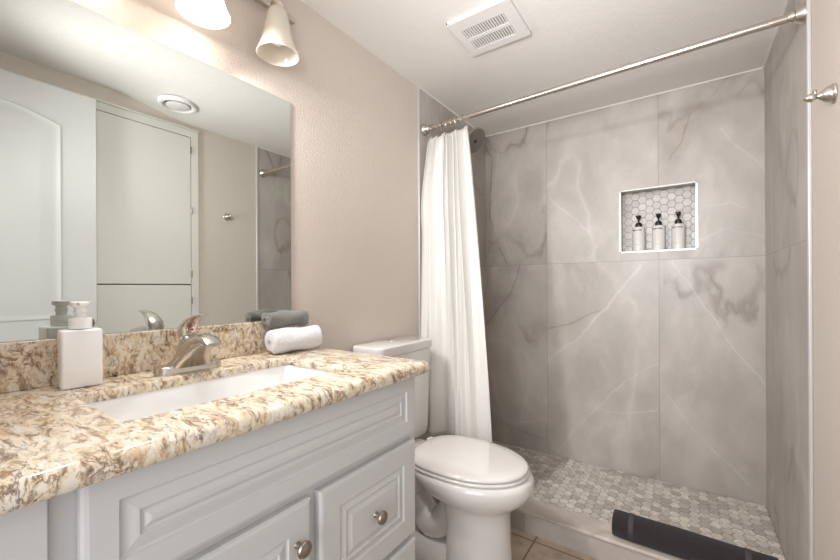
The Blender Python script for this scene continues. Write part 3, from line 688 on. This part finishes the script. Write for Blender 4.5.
# ------------------------------------------------------------------ niche bottles
def bottle(x, words, label):
    b = thing('pump_bottle', (x, BK + 0.046, NZ0 + 0.0055), label, 'bottle', 'white pump bottles in the shower niche')
    b.rotation_euler.z = 0
    link('bottle_body', lathe([(0.026, 0), (0.0285, 0.002), (0.0285, 0.118), (0.026, 0.123), (0.013, 0.126)], 32), 'bottle', b)
    link('collar', lathe([(0.0145, 0.1262), (0.0150, 0.128), (0.0150, 0.138), (0.011, 0.146), (0.006, 0.148)], 24), 'black', b)
    bm = lathe([(0.004, 0.1482), (0.004, 0.160), (0.0055, 0.162), (0.011, 0.174), (0.0115, 0.181), (0.009, 0.184), (0.002, 0.1845)], 20)
    box(bm, -0.004, 0.004, -0.030, 0.0, 0.1745, 0.1815)
    link('pump_head', bm, 'black', b)
    # printed words wrapped on the cylinder
    t = text_mesh('label_text', words, 0.0085, 'black', b, Matrix.Identity(4))
    yaw = -0.62                                  # print faces the room
    for v in t.data.vertices:
        th = v.co.x / 0.0289 + yaw * 0 ; r = 0.0287 + v.co.z
        v.co = Vector((r * math.sin(th), -r * math.cos(th), 0.104 + v.co.y))
    for zz, hw, hh in ((0.034, 0.015, 0.0006), (0.0285, 0.011, 0.0004), (0.094, 0.010, 0.0004)):
        bm = bmesh.new(); pr = []
        for s_ in range(9):
            th = -hw / 0.0289 + 2 * hw / 0.0289 * s_ / 8
            pr.append([Vector((q * math.sin(th), -q * math.cos(th), zz + dz)) for q, dz in ((0.0286, -hh), (0.0289, -hh), (0.0289, hh), (0.0286, hh))])
        loft(pr, bm=bm); link('print_line', bm, 'grey_print', b)
    # round outline emblem
    for zc, rad in ((0.076, 0.0085), (0.058, 0.0085)):
        bm = bmesh.new(); rings = []
        for s_ in range(28):
            a = 2 * PI * s_ / 28; r4 = []
            for q, dr in ((0.0286, 0), (0.0289, 0), (0.0289, 0.0006), (0.0286, 0.0006)):
                th = (rad + dr) * math.cos(a) / 0.0289; r4.append(Vector((q * math.sin(th), -q * math.cos(th), zc + (rad + dr) * math.sin(a))))
            rings.append(r4)
        loft(rings, closed=True, bm=bm); link('emblem', bm, 'grey_print', b)
    b.rotation_euler.z = math.radians(-14); b.scale = (1.14, 1.14, 1.13)
    return b
bottle(0.943, 'HAIR WASH', 'white hair wash bottle with black pump, left end of the tiled niche')
bottle(1.040, 'CONDITION', 'white conditioner bottle with black pump, middle of the tiled niche')
bottle(1.133, 'BODY WASH', 'white body wash bottle with black pump, nearest the right niche edge')

# ------------------------------------------------------------------ bath mat roll on the curb
bmo = link('rolled_bath_mat', roll(0.49, 0.0515, 3.2, 0.0135, flat=0.08, n=130, puff=0.0012, seed=5), 'towel_b', sharp=80)
tag(bmo, 'rolled charcoal terry bath mat lying along the shower curb', 'bath mat')
bmo.location = (0.922, TE + 0.052, 0.0995); bmo.rotation_euler.z = math.radians(-1.5)
def band(x0, x1):
    pr = []; bm = bmesh.new(); seg = 56; Rm, thm, tn = 0.0515, 0.0135, 3.2; a_end = tn * 2 * PI
    for x, ex in ((x0, 0.0006), (x0 + 0.001, 0.0012), (x1 - 0.001, 0.0012), (x1, 0.0006)):
        rg = []
        for i in range(seg):
            a = a_end - 2 * PI + 2 * PI * i / seg; r = spiral_r(Rm, thm, tn, 0.12, a / a_end) + thm * 0.46 + ex; aa = a - PI / 2 - 0.5 - a_end
            rg.append(Vector((x, r * math.cos(aa), max(r * math.sin(aa), -Rm * 0.92) + Rm * 0.92)))
        pr.append(rg)
    cz = Rm * 0.92
    inner_ = [[Vector((p.x, p.y * 0.95, cz + (p.z - cz) * 0.95)) for p in r] for r in pr[::-1]]
    loft(pr + inner_, closed=True, bm=bm); return bm
for a, b_ in ((0.055, 0.073), (0.405, 0.423)):
    link('woven_band', band(a, b_), 'band', bmo)

# ------------------------------------------------------------------ robe hook
hk = thing('robe_hook', (RW, 1.440, 1.597), 'nickel double robe hook on the beige wall beside the shower tile', 'hook')
link('mounting_cone', lathe([(0.024, 0.0005), (0.0255, 0.003), (0.0245, 0.006), (0.0215, 0.008), (0.021, 0.012), (0.017, 0.020), (0.013, 0.024), (0.007, 0.031), (0.0055, 0.034)], 32, (-1, 0, 0)), 'nickel', hk)
link('finial', lathe([(0.005, 0.0345), (0.008, 0.036), (0.0115, 0.041), (0.0115, 0.046), (0.0085, 0.053), (0.004, 0.0585), (0.001, 0.060)], 24, (-1, 0, 0)), 'nickel', hk)
link('peg', lathe([(0.003, 0), (0.0035, 0.010), (0.005, 0.013), (0.003, 0.017)], 16, (-0.15, 0, 1), (-0.036, 0, 0.003)), 'nickel', hk)

# ------------------------------------------------------------------ exhaust grille on ceiling
ef = thing('exhaust_fan_grille', (0.510, 1.452, CE), 'square white exhaust fan grille on the ceiling beside the toilet', 'vent')
gx, gy = 0.132, 0.122
fr = bmesh.new()
b1 = (-0.096, 0.086, -0.062, 0.001); b2 = (-0.096, 0.086, 0.018, 0.082)
for bx in ((-gx, b1[0], -gy, gy), (b1[1], gx, -gy, gy), (b1[0], b1[1], -gy, b1[2]), (b1[0], b1[1], b1[3], b2[2]), (b1[0], b1[1], b2[3], gy)):
    box(fr, bx[0], bx[1], bx[2], bx[3], -0.016, -0.010)
for bx in ((-gx, -gx + 0.004, -gy, gy), (gx - 0.004, gx, -gy, gy), (-gx, gx, -gy, -gy + 0.004), (-gx, gx, gy - 0.004, gy)): box(fr, *bx, -0.012, -0.0005)
link('frame', fr, 'vent', ef, smooth=False)
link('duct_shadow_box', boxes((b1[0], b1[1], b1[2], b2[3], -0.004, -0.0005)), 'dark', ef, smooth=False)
for bb in (b1, b2):
    for i in range(17):
        x = bb[0] + (bb[1] - bb[0]) * (i + 0.5) / 17
        link('slat', boxes((x - 0.0028, x + 0.0028, bb[2], bb[3], -0.0155, -0.0095)), 'vent', ef, smooth=False)
# round ceiling vent seen in the mirror
rv = thing('round_ceiling_vent', (1.265, 1.035, CE + 0.012), 'round white ceiling vent seen in the mirror above the linen closet', 'vent')
link('vent_ring', lathe([(0.060, 0.0), (0.068, -0.010), (0.080, -0.020), (0.092, -0.020), (0.100, -0.010), (0.101, 0.0)], 40), 'vent', rv)
link('vent_disc', lathe([(0.02, -0.006), (0.056, -0.010), (0.060, -0.016), (0.050, -0.020), (0.002, -0.021)], 40), 'vent', rv)
